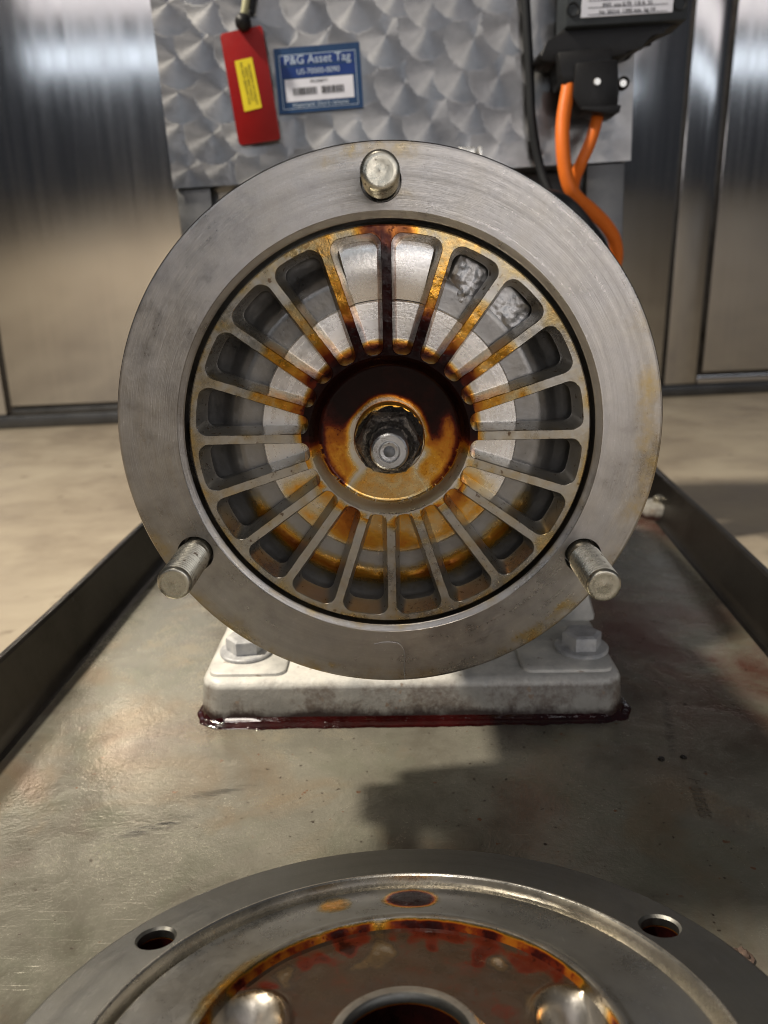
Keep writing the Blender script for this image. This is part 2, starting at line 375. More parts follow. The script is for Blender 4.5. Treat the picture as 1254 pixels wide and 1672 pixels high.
# ---------------------------------------------------------------- setting: floor and wall
ZT = -.161; ZF = -.231
fl = put('floor', [(-6, -3, ZF), (6, -3, ZF), (6, 5, ZF), (-6, 5, ZF)], [(0, 1, 2, 3)], M['floor']); tag(fl, kind='structure')
WA = Vector((-.8475, 1.3528, 0)); WD = Vector((.98238, .18688, 0)); WN = Vector((.18688, -.98238, 0))   # towards the camera
def wp(u, z, d=0): return tuple(WA+WD*u+WN*d+Vector((0, 0, z)))
def wbox(u0, u1, z0, z1, d0, d1, bev=0.):
    mt = Matrix(((WD.x, WN.x, 0, WA.x), (WD.y, WN.y, 0, WA.y), (0, 0, 1, 0), (0, 0, 0, 1)))
    return xform(box(u0, u1, d0, d1, z0, z1, bev), mt)
wl = put('wall', *wbox(-2.5, 4.5, ZF+.002, 2.0, -.05, -.004), M['traywall'], org=wp(1, 0)); tag(wl, kind='structure')
def panel(u0, u1, z0, z1, d=0.006, name='wall_panel'):
    put(name, *wbox(u0, u1, z0, z1, -.003, d, .0015), M['wall'], wl, org=wp((u0+u1)/2, (z0+z1)/2))
panel(.032, 1.540, -.183, 1.9)
panel(1.553, 1.637, ZF+.03, 1.9, .004)
panel(1.652, 3.1, -.172, 1.9)
panel(1.641, 3.1, ZF+.03, -.182, .005)
panel(-1.6, .020, ZF+.03, 1.9, .006)
put('kick_strip', *wbox(-2.5, 4.5, ZF+.001, ZF+.027, -.003, .012, .002), M['zinc'], wl, org=wp(1, ZF))
put('door_sill', *wbox(.032, 1.54, -.2035, -.190, -.003, .010, .002), M['zinc'], wl, org=wp(.7, -.2))

# ---------------------------------------------------------------- drip tray
tr = empty('drip_tray', (0, .15, ZT), 'shallow stained steel drip tray with raised dark side walls under the pump', 'tray')
IL = [(-.1935, -.34), (-.180, .62)]; IR = [(.1815, -.34), (.2600, .62)]
nx, ny = 2, 2
put('tray_plate', [(IL[0][0], IL[0][1], ZT), (IR[0][0], IR[0][1], ZT), (IR[1][0], IR[1][1], ZT), (IL[1][0], IL[1][1], ZT),
                   (IL[0][0], IL[0][1], ZT-.003), (IR[0][0], IR[0][1], ZT-.003), (IR[1][0], IR[1][1], ZT-.003), (IL[1][0], IL[1][1], ZT-.003)],
    [(0, 1, 2, 3), (4, 7, 6, 5), (0, 4, 5, 1), (1, 5, 6, 2), (2, 6, 7, 3), (3, 7, 4, 0)], M['tray'], tr, org=(0, 0, ZT))
def side(p0, p1, s, name='side_wall'):
    # cross-section: coved foot, sloping wall, rolled top, outer skirt down to the floor; s = outward sign
    prof = [(0, 0), (.003, .0005), (.0055, .003), (.0068, .007), (.012, .030), (.0125, .0335), (.0140, .0350), (.0165, .0352), (.0182, .034), (.0185, .031), (.0185, -.0695), (.0165, -.0695), (.0165, .030), (.0145, .030), (.009, .004), (.004, -.003), (0, -.003)]
    d = (Vector(p1)-Vector(p0)).normalized(); nrm = Vector((d.y, -d.x))*s
    V = []; N = 24
    for k in range(N+1):
        p = Vector(p0).lerp(Vector(p1), k/N); wob = .0006*math.sin(k*.9)
        for (a, b) in prof: q = p+nrm*(a+wob*(b/.035 if b > 0 else 0)); V.append((q.x, q.y, ZT+b))
    m_ = len(prof); F = [(k*m_+i, k*m_+(i+1) % m_, (k+1)*m_+(i+1) % m_, (k+1)*m_+i) for k in range(N) for i in range(m_)]
    F += [tuple(range(m_)), tuple(range(N*m_, (N+1)*m_))]
    put(name, V, F, M['traywall'], tr, org=((p0[0]+p1[0])/2, (p0[1]+p1[1])/2, ZT))
side(IL[0], IL[1], -1); side(IR[0], IR[1], 1); side((-.18, .62), (.26, .62), -1, 'end_wall')
# tray foot bolt at right rear
lb = empty('levelling_pad', (.262, .42, ZT), 'pale grey round levelling pad on the tray against the right side wall', 'machine foot')
put('pad', *lathe([(.0001, .014), (.013, .014), (.0165, .012), (.0175, .008), (.0175, 0)], 40, 'Z', (.251, .415, ZT)), M['paint'], lb, org=(.251, .415, ZT))
put('bolt_head', *lathe([(.0001, .020), (.0050, .020), (.0065, .0185), (.0065, .0138)], 6, 'Z', (.251, .415, ZT)), M['bolt'], lb, org=(.251, .415, ZT+.014))
# stamped number
tm = text_mesh('585810 -/', .0070); mt = Matrix.Translation((.1315, .0045, ZT+.0004)) @ Matrix.Rotation(R(80), 4, 'Z')
tag(put('stamped_number', *xform(tm, mt), M['stamp'], org=(.135, 0, ZT), smooth=0), 'faint dark stamped digits running away from the viewer on the right of the tray', 'marking')
def crumb(x, y, s, label):
    bm = bmesh.new(); bmesh.ops.create_icosphere(bm, subdivisions=2, radius=s)
    for v in bm.verts:
        v.co *= 1+.45*ns(v.co.x+x, v.co.y+y, v.co.z, 300); v.co.z = max(v.co.z*.55, -s*.2)
        v.co += Vector((x, y, ZT+s*.2))
    bm.verts.index_update(); VF = ([tuple(v.co) for v in bm.verts], [tuple(v.index for v in f.verts) for f in bm.faces]); bm.free()
    tag(put('grime_crumb', *VF, M['tar'], org=(x, y, ZT)), label, 'debris', 'black crumbs on the tray')
crumb(.1243, .0325, .0017, 'rounder black crumb on the tray, left of the pair beside the pump foot')
crumb(.1350, .0335, .0017, 'ragged black crumb on the tray, right of the pair beside the pump foot')
bm = bmesh.new(); bmesh.ops.create_icosphere(bm, subdivisions=4, radius=1)
for v in bm.verts:
    k = 1+.35*ns(v.co.x, v.co.y, v.co.z, 2.2)+.12*ns(v.co.x+4, v.co.y, v.co.z, 6)
    v.co = Vector((.1118+v.co.x*.0046*k, -.0785+v.co.y*.0045*k, ZT+max(v.co.z*.0034*k, -.0003)))
bm.verts.index_update(); VF = ([tuple(v.co) for v in bm.verts], [tuple(v.index for v in f.verts) for f in bm.faces]); bm.free()
M['blob'] = steel('brown_resin', (.20, .14, .11), .15, patch=.4, metal=.3, cast=.5)
tag(put('dried_drop', *VF, M['blob'], org=(.1118, -.0785, ZT)), 'shiny brown hardened drop on the tray at the right edge of the loose cover', 'residue')

# ---------------------------------------------------------------- pump
pump = empty('pump', (0, .10, ZT), 'round steel pump head standing on a grey painted foot, its spoked wheel uncovered', 'pump')
STUDS = [R(90.92), R(210.27), R(-32.74)]; BR = .0875
def ring_stain(x, y, z):
    r = math.hypot(x, z); a = math.degrees(math.atan2(x, z))     # 0 at top, + to the right
    n = ns(x, y, z, 60); n2 = ns(x, y, z, 170)
    s = .06+.05*n
    s = max(s, .26*gauss(a-1, 10)*ss(.088, .096, r)*(.7+n))                       # ochre above the top stud
    s = max(s, .22*gauss(a+8, 7)*ss(.090, .097, r)*(1+n2))
    s = max(s, .22*gauss(a-4, 4)*ss(.0775, .0835, r)*ss(.0875, .083, r))
    low = ss(60, 130, abs(a)); s = max(s, low*.17*ss(.086, .099, r)*(.8+1.2*n))
    s = max(s, low*.15*ss(.080, .0765, r)*(1+n2))
    s = max(s, .30*gauss(abs(a+165), 9)*ss(.092, .097, r)*(.6+n2*1.3))
    s = max(s, (.30+.25*n2)*ss(.0925+.004*n, .0945+.004*n, r)*gauss(a-142, 13))
    s = max(s, .18*ss(.082, .097, r)*gauss(a-100, 40)*(1+n))
    return s*.62
# front face by constrained triangulation with three clearance holes
def ring_plate(r0, r1, holes, hr, nr=22, na=300, jitter=0):
    pts = []; edges = []
    for j in range(nr+1):
        r = r0+(r1-r0)*j/nr
        for i in range(na):
            a = 2*math.pi*(i+.5*(j % 2))/na; p = Vector((r*math.cos(a), r*math.sin(a)))
            if j in (0, nr) or all((p-Vector(h)).length > hr+.0006 for h in holes): pts.append(p)
            if j in (0, nr): edges.append((len(pts)-1, len(pts)-1+1 if i < na-1 else len(pts)-na))
    loops = []
    for h in holes:
        s = len(pts); K = 48
        for i in range(K): pts.append(Vector(h)+Vector((math.cos(2*math.pi*i/K), math.sin(2*math.pi*i/K)))*hr); edges.append((s+i, s+(i+1) % K))
        loops.append(list(range(s, s+K)))
    vo, eo, fo, ov, oe, of = delaunay_2d_cdt(pts, edges, [], 0, 1e-7)
    F = []
    for f in fo:
        c = sum((vo[i] for i in f), Vector((0, 0)))/len(f)
        if c.length < r0*.9999*math.cos(math.pi/na)**.5 and c.length < r0-1e-5: continue
        if any((c-Vector(h)).length < hr for h in holes): continue
        F.append(tuple(f))
    return [tuple(v) for v in vo], F
holes = [(BR*math.cos(a), BR*math.sin(a)) for a in STUDS]
HR = .0070
pv, pf = ring_plate(.0782, .0990, holes, HR)
V = [(x, 0, z) for x, z in pv]; F = list(pf)
parts = [(V, F)]
parts.append(lathe([(.0782, 0), (.0779, .0003), (.0763, .0006), (.0757, .0012), (.0757, .015)], 300))
parts.append(lathe([(.0990, 0), (.0996, .0001), (.1000, .0006), (.1000, .022), (.09, .0222)], 300))
for h in holes: parts.append(lathe([(HR, 0), (HR-.0002, .0004), (HR-.0002, .012), (.0001, .012)], 48, 'Y', (h[0], 0, h[1])))
put('flange_ring', *join(*parts), M['ring'], pump, stain=ring_stain)
# studs
def stud(a, L, tip_n):
    cx, cz = BR*math.cos(a), BR*math.sin(a); pr = [(.0057, .011), (.0057, -.0035), (.0053, -.004)]
    y = -.0042; k = 0
    while y > -L+.0026:
        if not k and -y > L*.5: pr += [(.00505, y), (.00505, y-.0011)]; y -= .0011; k = 1
        pr += [(.0050, y), (.0062, y-.0006), (.0062, y-.00085), (.0050, y-.0016)]; y -= .0016
    pr += [(.0061, y-.0002), (.0057, -L+.0003), (.0052, -L), (.0040, -L-.0001+.0002*tip_n), (.0025, -L+.0002), (.0001, -L)]
    lean = Matrix.Identity(4)
    V_, F_ = lathe(pr, 40, 'Y', (cx, 0, cz))
    V_ = [(x+.00013*ns(x, y_, z, 600)*(1 if y_ < -L+.001 else 0), y_, z) for x, y_, z in V_]
    put('stud', V_, F_, M['bolt'], pump, org=(cx, 0, cz), smooth=50)
stud(STUDS[0], .024, 0); stud(STUDS[1], .031, 1); stud(STUDS[2], .031, 2)
# dried hairline run at the bottom of the flange face
put('dried_run', *tube([(-.0075, -.0001, -.0835), (-.003, -.0001, -.0826), (.002, -.0001, -.0832), (.0042, -.0001, -.0862), (.0046, -.0001, -.0900), (.0043, -.0001, -.0950), (.0046, -.0001, -.0992)], .00022, 8), M['ring'], pump, org=(0, 0, -.09))
# casing, motor bell and pedestal
put('pump_casing', *lathe([(.0001, .024), (.060, .024), (.0865, .0225), (.0875, .024), (.0875, .032), (.052, .040), (.050, .14), (.076, .16), (.078, .19), (.084, .20), (.084, .34), (.0001, .345)], 72), M['paint'], pump, org=(0, .1, 0))
put('pedestal', *prism([(-.100, ZT+.022), (-.096, ZT+.050), (-.040, -.035), (.040, -.035), (.108, ZT+.060), (.120, ZT+.022)], 'Y', .135, .175, .004), M['paint'], pump, org=(0, .15, ZT))
# foot
def roundrect(x0, x1, y0, y1, r, n=8):
    P = []
    for cx, cy, a in ((x1-r, y1-r, 0), (x0+r, y1-r, 90), (x0+r, y0+r, 180), (x1-r, y0+r, 270)):
        for k in range(n+1): t = R(a+90*k/n); P.append((cx+r*math.cos(t), cy+r*math.sin(t)))
    return P
FX0, FX1, FY0, FY1 = -.1010, .1185, .0670, .200
lay = [(0, 0), (-.0004, .0185), (.0004, .0208), (.0020, .0224), (.0042, .0230)]
V = []; P0 = roundrect(FX0, FX1, FY0, FY1, .012, 10); n = len(P0)
for ins, z in lay:
    for (x, y) in roundrect(FX0+ins+z*.08, FX1-ins-z*.08, FY0+ins+z*.10, FY1-ins, max(.004, .012-ins), 10):
        V.append((x, y+.0004*ns(x, z, 0, 60), ZT+z+(.00035*ns(x, y, 3, 45) if z > .01 else 0)))
F = [(j*n+i, j*n+(i+1) % n, (j+1)*n+(i+1) % n, (j+1)*n+i) for j in range(len(lay)-1) for i in range(n)]
F.append(tuple(range((len(lay)-1)*n, len(lay)*n)))
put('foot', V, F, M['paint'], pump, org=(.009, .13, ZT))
def pad(x0, x1, y0, y1, h):
    V = []; L = [(0, 0), (.0003, h*.7), (.0012, h)]; N = 0
    for ins, z in L:
        q = roundrect(x0+ins, x1-ins, y0+ins, y1-ins, .006, 6); N = len(q); V += [(x, y, ZT+.0228+z) for x, y in q]
    F = [(j*N+i, j*N+(i+1) % N, (j+1)*N+(i+1) % N, (j+1)*N+i) for j in range(2) for i in range(N)]; F.append(tuple(range(2*N, 3*N)))
    put('bolt_pad', V, F, M['paint'], pump, org=((x0+x1)/2, (y0+y1)/2, ZT))
pad(-.0962, -.0560, .0745, .126, .0022); pad(.066, .1130, .0745, .126, .0022)
def hexbolt(x, y, rot, tilt=0):
    z0 = ZT+.0248
    b = put('hex_bolt', *join(lathe([(.0001, .0105), (.0082, .0105), (.0103, .0096), (.0106, .0088), (.0106, .0018)], 6, 'Z', (0, 0, 0))), M['paint'], pump, org=(0, 0, 0), smooth=25)
    b.data.transform(Matrix.Rotation(rot, 4, 'Z')); b.location = Vector((x, y, z0))-POS[pump.name]; POS[b.name] = Vector((0, 0, 0))
    # z origin is the washer: keep dirt ramp away by raising the material origin
    ws = put('washer', *lathe([(.0135, 0), (.0143, .0006), (.0143, .0018), (.0136, .0024), (.009, .0026), (.0001, .0026)], 40, 'Z'), M['paint2'], b)
    b.data.materials[0] = M['paint2']
def paint2():
    t = NT('thick_grey_paint'); oc = t.coord(); n = t.noise(oc, 120, 6, .65); n2 = t.noise(oc, 500, 4)
    t.P(Base_Color=t.ramp(n, [(.3, (.27, .27, .275)), (.5, (.42, .42, .42)), (.72, (.56, .55, .52))]), Roughness=t.rng(n2, .3, .7, .3, .5), Normal=t.bump(t.math('ADD', n, t.math('MULTIPLY', n2, .3)), .6, .0015))
    return t.m
M['paint2'] = paint2()
hexbolt(-.0800, .0985, .2); hexbolt(.1010, .0975, .02)
# back plate seen through the windows
def plate_stain(x, y, z):
    r = math.hypot(x, z); a = abs(math.degrees(math.atan2(x, z))); n = ns(x, y, z, 90)
    s = .04+.04*n
    s = max(s, .46*gauss(r-.0605, .0045)*ss(100, 135, a)*(1+.5*n))
    s = max(s, .36*ss(.0505, .046, r)*ss(105, 130, a)*(1+.8*n))
    s = max(s, .9*ss(.036, .031, r)*ss(110, 70, a))
    return s
prof = [(.0585, .0138), (.0600, .0142), (.0620, .0156), (.0640, .0176), (.0655, .0184), (.0700, .0186), (.0735, .0186)]
def vanes(r0, r1, y0, y1, wd):
    out = []
    for k in range(20):
        V_, F_ = box(r0, r1, y0, y1, -wd/2, wd/2, .0004, 1); a = R(18*k); c_, s_ = math.cos(a), math.sin(a)
        out.append(([(x*c_-z*s_, y, x*s_+z*c_) for x, y, z in V_], F_))
    return out
put('back_plate', *join(*vanes(.0480, .0715, .0115, .0190, .0060), lathe([(.0485, .0134)]+[(.0485+.0095*k/5, .0135) for k in range(1, 6)]+prof, 240)), M['pocket'], pump, stain=plate_stain)
put('inner_disc', *join(*vanes(.030, .0486, .0096, .0112, .0062), lathe([(.012+.0365*k/14, .0108) for k in range(14)]+[(.0482, .0108), (.0487, .0112), (.0490, .0125), (.0490, .0136)], 240)), M['disc'], pump, stain=plate_stain)
# raised bright crescent behind the two top windows
V = []; F = []; A0, A1, K = 73, 107, 40; J = 14
for k in range(K+1):
    a = R(A0+(A1-A0)*k/K); e = min(1, min(k, K-k)/3)
    for j in range(J+1):
        r = .049+.0235*j/J; V.append((r*math.cos(a), .0150-.0038*e-.0012*math.sin(math.pi*j/J)*e, r*math.sin(a)))
F = [(k*(J+1)+j, k*(J+1)+j+1, (k+1)*(J+1)+j+1, (k+1)*(J+1)+j) for k in range(K) for j in range(J)]
put('port_shoe', V, F, M['disc'], pump, stain=plate_stain)
# rough worn patches in the pockets at upper right
def gouge(ang, r0, r1, w_, rgh=1.):
    V = []; F = []; K = 34; J = 26; a0 = R(90-ang)
    for k in range(K+1):
        for j in range(J+1):
            r = r0+(r1-r0)*k/K; s = (j/J-.5)*w_
            x = r*math.cos(a0)-s*math.sin(a0); z = r*math.sin(a0)+s*math.cos(a0)
            e = max(0, math.sin(math.pi*k/K)*math.sin(math.pi*j/J))**.3*(.75+.25*ns(k*.11, j*.13, ang, 1.))
            V.append((x, .0150-e*(.0020+rgh*(.0004*ns(x, 0, z, 200)+.00035*ns(x, 3, z, 520)+.00025*ns(x, 5, z, 1300))), z))
    F = [(k*(J+1)+j, k*(J+1)+j+1, (k+1)*(J+1)+j+1, (k+1)*(J+1)+j) for k in range(K) for j in range(J)]
    put('worn_patch', V, F, M['worn'], pump, smooth=60)
gouge(29, .050, .0712, .017); gouge(46, .0505, .0708, .018)

# ---- spoked wheel: rim, 20 spokes, hub
NSP = 20; SW = .0034; RI, RO = .0302, .0704; YF = .0006
def outline(off):
    """half window: x radial, centre line along +x. returns inner cap, +side, outer cap (points with angle increasing)"""
    s9, c9 = math.sin(R(9)), math.cos(R(9)); w = SW/2+off
    yl = lambda x: (x*s9-w)/c9
    xi, xo = RI+off, RO-off
    def fil(corner, d1, d2, r, n):
        d1 = Vector(d1).normalized(); d2 = Vector(d2).normalized(); ang = d1.angle(d2); L = r/math.tan(ang/2)
        a = corner+d1*L; b = corner+d2*L; c = corner+(d1+d2).normalized()*(r/math.sin(ang/2)); out = []
        v0 = a-c; v1 = b-c; t0 = math.atan2(v0.y, v0.x); t1 = math.atan2(v1.y, v1.x); dt = (t1-t0+math.pi) % (2*math.pi)-math.pi
        for k in range(n+1): t = t0+dt*k/n; out.append(c+Vector((math.cos(t), math.sin(t)))*r)
        return out
    ci = Vector((xi, yl(xi))); co_ = Vector((xo, yl(xo))); side = (co_-ci).normalized()
    ri = min(.0028, yl(xi)*.92)
    fi = fil(ci, (0, -1), side, ri, 7)          # from end line to side
    fo = fil(co_, -side, (0, -1), .0034-off*.4, 7)
    def bow(p): # outer end follows the rim
        return Vector((p.x+.0008*(1-(p.y/co_.y)**2)*ss(xo-.004, xo, p.x), p.y))
    mirror = lambda L: [Vector((p.x, -p.y)) for p in L[::-1]]
    inner = mirror(fi)+fi                        # -side tangent ... +side tangent
    top = [Vector((xo, fo[-1].y*(1-2*k/7))) for k in range(1, 7)]
    outer = [bow(p) for p in (fo+top+mirror(fo))][::-1]      # -side ... +side
    return inner, outer
LV = [(YF, -.00016), (YF+.0002, 0), (YF+.0012, .00008), (YF+.0080, .0016), (YF+.0105, .0017)]
OL = [outline(o) for _, o in LV]
def rotp(p, deg): a = R(deg); return (p.x*math.cos(a)-p.y*math.sin(a), p.x*math.sin(a)+p.y*math.cos(a))
def wheel_stain(x, y, z):
    r = math.hypot(x, z); a = math.degrees(math.atan2(x, z)); A = abs(a)
    n = ns(x, y, z, 110); n2 = ns(x, y, z, 330); d = y-YF
    s = .09+.05*n+.06*n2
    n += .5*n2+.35*ns(x, y, z, 700)
    if A < 9: s = max(s, ss(13, 4, A)*(.86+.1*n-.25*ss(.062, .071, r)))
    elif A < 27: s = max(s, .36-.16*ss(.056, .066, r)+.55*ss(.052, .038, r)+.12*n)
    elif A < 45: s = max(s, (.30+.15*n+.5*ss(.047, .034, r))*ss(.062, .056, r))
    elif A < 63: s = max(s, (.34+.15*n+.4*ss(.043, .033, r))*ss(.059, .053, r))
    elif A < 81: s = max(s, (.34+.2*n+.35*ss(.04, .032, r))*ss(.058, .050, r)*(1 if a < 0 else .75))
    elif A < 99: s = max(s, (.30+.2*n)*ss(.038, .032, r))
    s = max(s, ss(30, 12, A)*ss(.069, .0715, r)*(.13+.2*n+.35*gauss(a, 5)))
    s = max(s, ss(.0695, .073, r)*(.16+.10*n))
    s = max(s, (.36+.6*n2)*gauss(r-.0325, .0028)*ss(95, 120, A)*ss(-.3, .2, n+math.cos(A*.35)))
    s = max(s, ss(.0350, .0320, r)*ss(95, 62, A)*.92)
    s = max(s, gauss(A-160, 9)*.2*ss(.036, .031, r))
    if d > .0015: s = s*.55
    return s
def hub_stain(x, y, z):
    r = math.hypot(x, z); a = math.degrees(math.atan2(x, z)); A = abs(a); n = ns(x, y, z, 85); n2 = ns(x, y, z, 260)
    if r > .0262:                                   # sloping shoulder and flat lip
        s = 1.*ss(112, 84, A)
        s = max(s, .36*ss(135, 115, A)*ss(.0275, .0262, r))
        s = max(s, (.30+.8*n2)*ss(.0300, .0316, r)*ss(92, 105, A))
        return max(s, .05+.06*n)
    edge = .0150+.0020*n+.0012*ss(80, 130, A)
    thick = ss(edge-.0020, edge+.0022, r)
    top = ss(104, 58, A+24*n)
    s = thick*(.33+.70*top)
    # amber pools either side, with a darker outer meniscus
    s = max(s, thick*ss(144, 136, A+8*n)*(.40+.10*n+.30*ss(.0232, .026, r)+.12*ss(112, 88, A)))
    s *= ss(146, 139, A+8*n) if A > 120 else 1
    s = max(s, .22*ss(140, 150, A)+.08*n)
    s = max(s, gauss(math.hypot(x-.0165, z+.0035), .004)*.55)
    s = max(s, .10*ss(.0115, .0135, r)*ss(.0175, .0145, r))
    return max(s, .09)
wheel_root = None
# rim (the wheel's own mesh)
ring_loop = [[] for _ in LV]
for k in range(NSP):
    for li in range(len(LV)):
        ring_loop[li] += [rotp(p, 9+18*k) for p in OL[li][1]]
NL = len(ring_loop[0]); nc = len(OL[0][1])
V = []; F = []
for li, (y, _) in enumerate(LV): V += [(x, y, z) for x, z in ring_loop[li]]
for li in range(len(LV)-1):
    for i in range(NL):
        if (i+1) % nc == 0: continue
        F.append((li*NL+i, li*NL+(i+1) % NL, (li+1)*NL+(i+1) % NL, (li+1)*NL+i))
def circ_for(loop, r, y): return [(r*x/math.hypot(x, z), y, r*z/math.hypot(x, z)) for x, z in loop]
o1 = len(V); V += circ_for(ring_loop[0], .0733, YF); o2 = len(V); V += circ_for(ring_loop[0], .0738, YF+.0005); o3 = len(V); V += circ_for(ring_loop[0], .0738, YF+.012)
for a, b in ((0, o1), (o1, o2), (o2, o3)):
    for i in range(NL): F.append((a+i, a+(i+1) % NL, b+(i+1) % NL, b+i))
wheel = put('spoked_wheel', V, F, M['wheel'], pump, stain=wheel_stain)
# hub
hub_loop = [[] for _ in LV]
for k in range(NSP):
    for li in range(len(LV)): hub_loop[li] += [rotp(p, 9+18*k) for p in OL[li][0]]
NH = len(hub_loop[0]); nh = len(OL[0][0]); V = []; F = []
for li, (y, _) in enumerate(LV): V += [(x, y, z) for x, z in hub_loop[li]]
for li in range(len(LV)-1):
    for i in range(NH):
        if (i+1) % nh == 0: continue
        F.append((li*NH+i, li*NH+(i+1) % NH, (li+1)*NH+(i+1) % NH, (li+1)*NH+i))
prev = 0
hp = [(.0297, YF), (.0290, YF+.0007), (.0282, YF+.0018), (.0274, YF+.0032), (.0268, YF+.0044), (.0262, YF+.0052)]
hp += [(.0262-.0146*k/20, YF+.0056+.0007*k/20) for k in range(1, 21)]
for r, y in hp:
    o_ = len(V); V += circ_for(hub_loop[0], r, y)
    for i in range(NH): F.append((prev+i, prev+(i+1) % NH, o_+(i+1) % NH, o_+i))
    prev = o_
put('hub', V, F, M['hub'], wheel, stain=hub_stain)
# spokes: one mesh each (the stain differs from spoke to spoke)
NT_ = 30
for k in range(NSP):
    V = []; F = []; lo = 9+18*(k-1); hi = 9+18*k; L = len(LV)
    for t in range(NT_+1):
        u = t/NT_
        for li in range(L):
            a = OL[li][0][-1].lerp(OL[li][1][-1], u); V.append((rotp(a, lo)[0], LV[li][0], rotp(a, lo)[1]))
        for li in range(L):
            a = OL[li][0][0].lerp(OL[li][1][0], u); V.append((rotp(a, hi)[0], LV[li][0], rotp(a, hi)[1]))
    W = 2*L
    for t in range(NT_):
        b0, b1 = t*W, (t+1)*W
        F.append((b0, b0+L, b1+L, b1))
        for li in range(L-1):
            F.append((b0+li, b1+li, b1+li+1, b0+li+1)); F.append((b0+L+li, b0+L+li+1, b1+L+li+1, b1+L+li))
    # tiny nicks so the edges are not perfect
    V = [(x+.00012*ns(x, y, z, 500), y+.00008*ns(x, y+5, z, 400), z+.00012*ns(z, x, y, 500)) if .034 < math.hypot(x, z) < .067 else (x, y, z) for x, y, z in V]
    a = R(18*k); put('spoke', V, F, M['wheel'], wheel, stain=wheel_stain)
# collar, nut, shaft
put('collar', *lathe([(.0130, YF+.0066), (.0130, -.0030), (.0126, -.0036), (.0112, -.0039), (.0108, -.0036), (.0001, -.0036)], 90), M['hub'], wheel, stain=lambda x, y, z: .06+.35*ss(-.002, .004, z)*ss(.0108, .0118, math.hypot(x, z))+.1*ns(x, y, z, 200))
V, F = [], []
J = [(.0108, -.003), (.0119, -.0046), (.0122, -.0075), (.0120, -.0108), (.0108, -.0126), (.0086, -.0136), (.0064, -.0140)]
K = 96
for r, y in J:
    for i in range(K):
        a = 2*math.pi*i/K+.25; q = math.cos(R(30))/math.cos((a % R(60))-R(30)); rr = r*(q if r > .010 else (q+1)/2)
        rr *= 1+.09*ns(math.cos(a), math.sin(a), y*300, 2.5); V.append((rr*math.cos(a), y+.0013*ns(rr*math.cos(a), y, rr*math.sin(a), 300), rr*math.sin(a)))
F = [(j*K+i, j*K+(i+1) % K, (j+1)*K+(i+1) % K, (j+1)*K+i) for j in range(len(J)-1) for i in range(K)]
put('nut', V, F, M['oily'], wheel, smooth=30)
put('shaft_end', *lathe([(.0062, -.010), (.0066, -.0235), (.0062, -.0246), (.0056, -.0250), (.0037, -.0250), (.0034, -.0246), (.0031, -.0248), (.0020, -.0247), (.0015, -.0235), (.0001, -.0220)], 64), M['shaft'], wheel, smooth=28)
V = []; K, J_ = 110, 14
for i in range(K):
    a = 2*math.pi*i/K; lump = 1+.9*ns(math.cos(a), math.sin(a), 1, 2.6)+.5*ns(math.cos(a), math.sin(a), 4, 7)
    for j in range(J_):
        b = 2*math.pi*j/J_; rr = .0014*max(.3, lump)*(1+.25*ns(i*.3, j*.6, 2, 1.)); q = .0110+rr*math.cos(b)*.8; V.append((q*math.cos(a), -.0048+rr*math.sin(b), q*math.sin(a)))
put('grease_ring', V, [(i*J_+j, ((i+1) % K)*J_+j, ((i+1) % K)*J_+(j+1) % J_, i*J_+(j+1) % J_) for i in range(K) for j in range(J_)], M['tar'], wheel, smooth=80)
V = []
for i in range(K):
    a = 2*math.pi*i/K; lump = 1+.8*ns(math.cos(a), math.sin(a), 9, 2.2)+.5*ns(math.cos(a), math.sin(a), 6, 8)
    for j in range(J_):
        b = 2*math.pi*j/J_; rr = .0009*max(.2, lump)*(1+.25*ns(i*.3, j*.6, 7, 1.)); q = .0078+rr*math.cos(b); V.append((q*math.cos(a), -.0138+rr*math.sin(b)*.8, q*math.sin(a)))
put('grease_ring', V, [(i*J_+j, ((i+1) % K)*J_+j, ((i+1) % K)*J_+(j+1) % J_, i*J_+(j+1) % J_) for i in range(K) for j in range(J_)], M['tar'], wheel, smooth=80)

# ---------------------------------------------------------------- liquid round the foot
Pth = []
NQ = 160
def fp(t):
    # walk: left side (from y=.10 forward) -> front -> right side
    pts = [(FX0, .098), (FX0, FY0+.012), (FX0+.0035, FY0+.0035), (FX0+.012, FY0), (FX1-.012, FY0), (FX1-.0035, FY0+.0035), (FX1, FY0+.012), (FX1, .105)]
    L = [0]
    for a, b in zip(pts, pts[1:]): L.append(L[-1]+math.dist(a, b))
    s = t*L[-1]
    for i in range(len(pts)-1):
        if s <= L[i+1]+1e-9:
            u = (s-L[i])/(L[i+1]-L[i]); d = Vector((pts[i+1][0]-pts[i][0], pts[i+1][1]-pts[i][1])).normalized()
            return Vector((pts[i][0]+(pts[i+1][0]-pts[i][0])*u, pts[i][1]+(pts[i+1][1]-pts[i][1])*u)), Vector((-abs(d.y) if pts[i][0] < 0 and abs(d.y) > .1 else abs(d.y), -abs(d.x))), d
V = []; F = []; CS = [(-.0015, .0040), (0, .0034), (.15, .0020), (.4, .0012), (.7, .0009), (.92, .0005), (1, .0001)]
nr = []
for i in range(NQ+1):
    p, nn, _ = fp(i/NQ); nr.append((p, nn))
for i in range(NQ+1):
    p = nr[i][0]; nn = sum((nr[min(max(j, 0), NQ)][1] for j in range(i-5, i+6)), Vector((0, 0))).normalized(); t = i/NQ
    wd = .0050*min(1, 9*t+.05, 10*(1-t)+.05)*(1+.30*noise.noise(Vector((t*16, 0, 0)))+.15*noise.noise(Vector((t*60, 2, 0)))+.08*gauss(t-.93, .05)-.22*ss(.45, .85, t)*(t < .86))
    for a, h in CS: q = p+nn*(wd*a if a > 0 else a); V.append((q.x, q.y, ZT+h*min(1, wd/.004)+.0001))
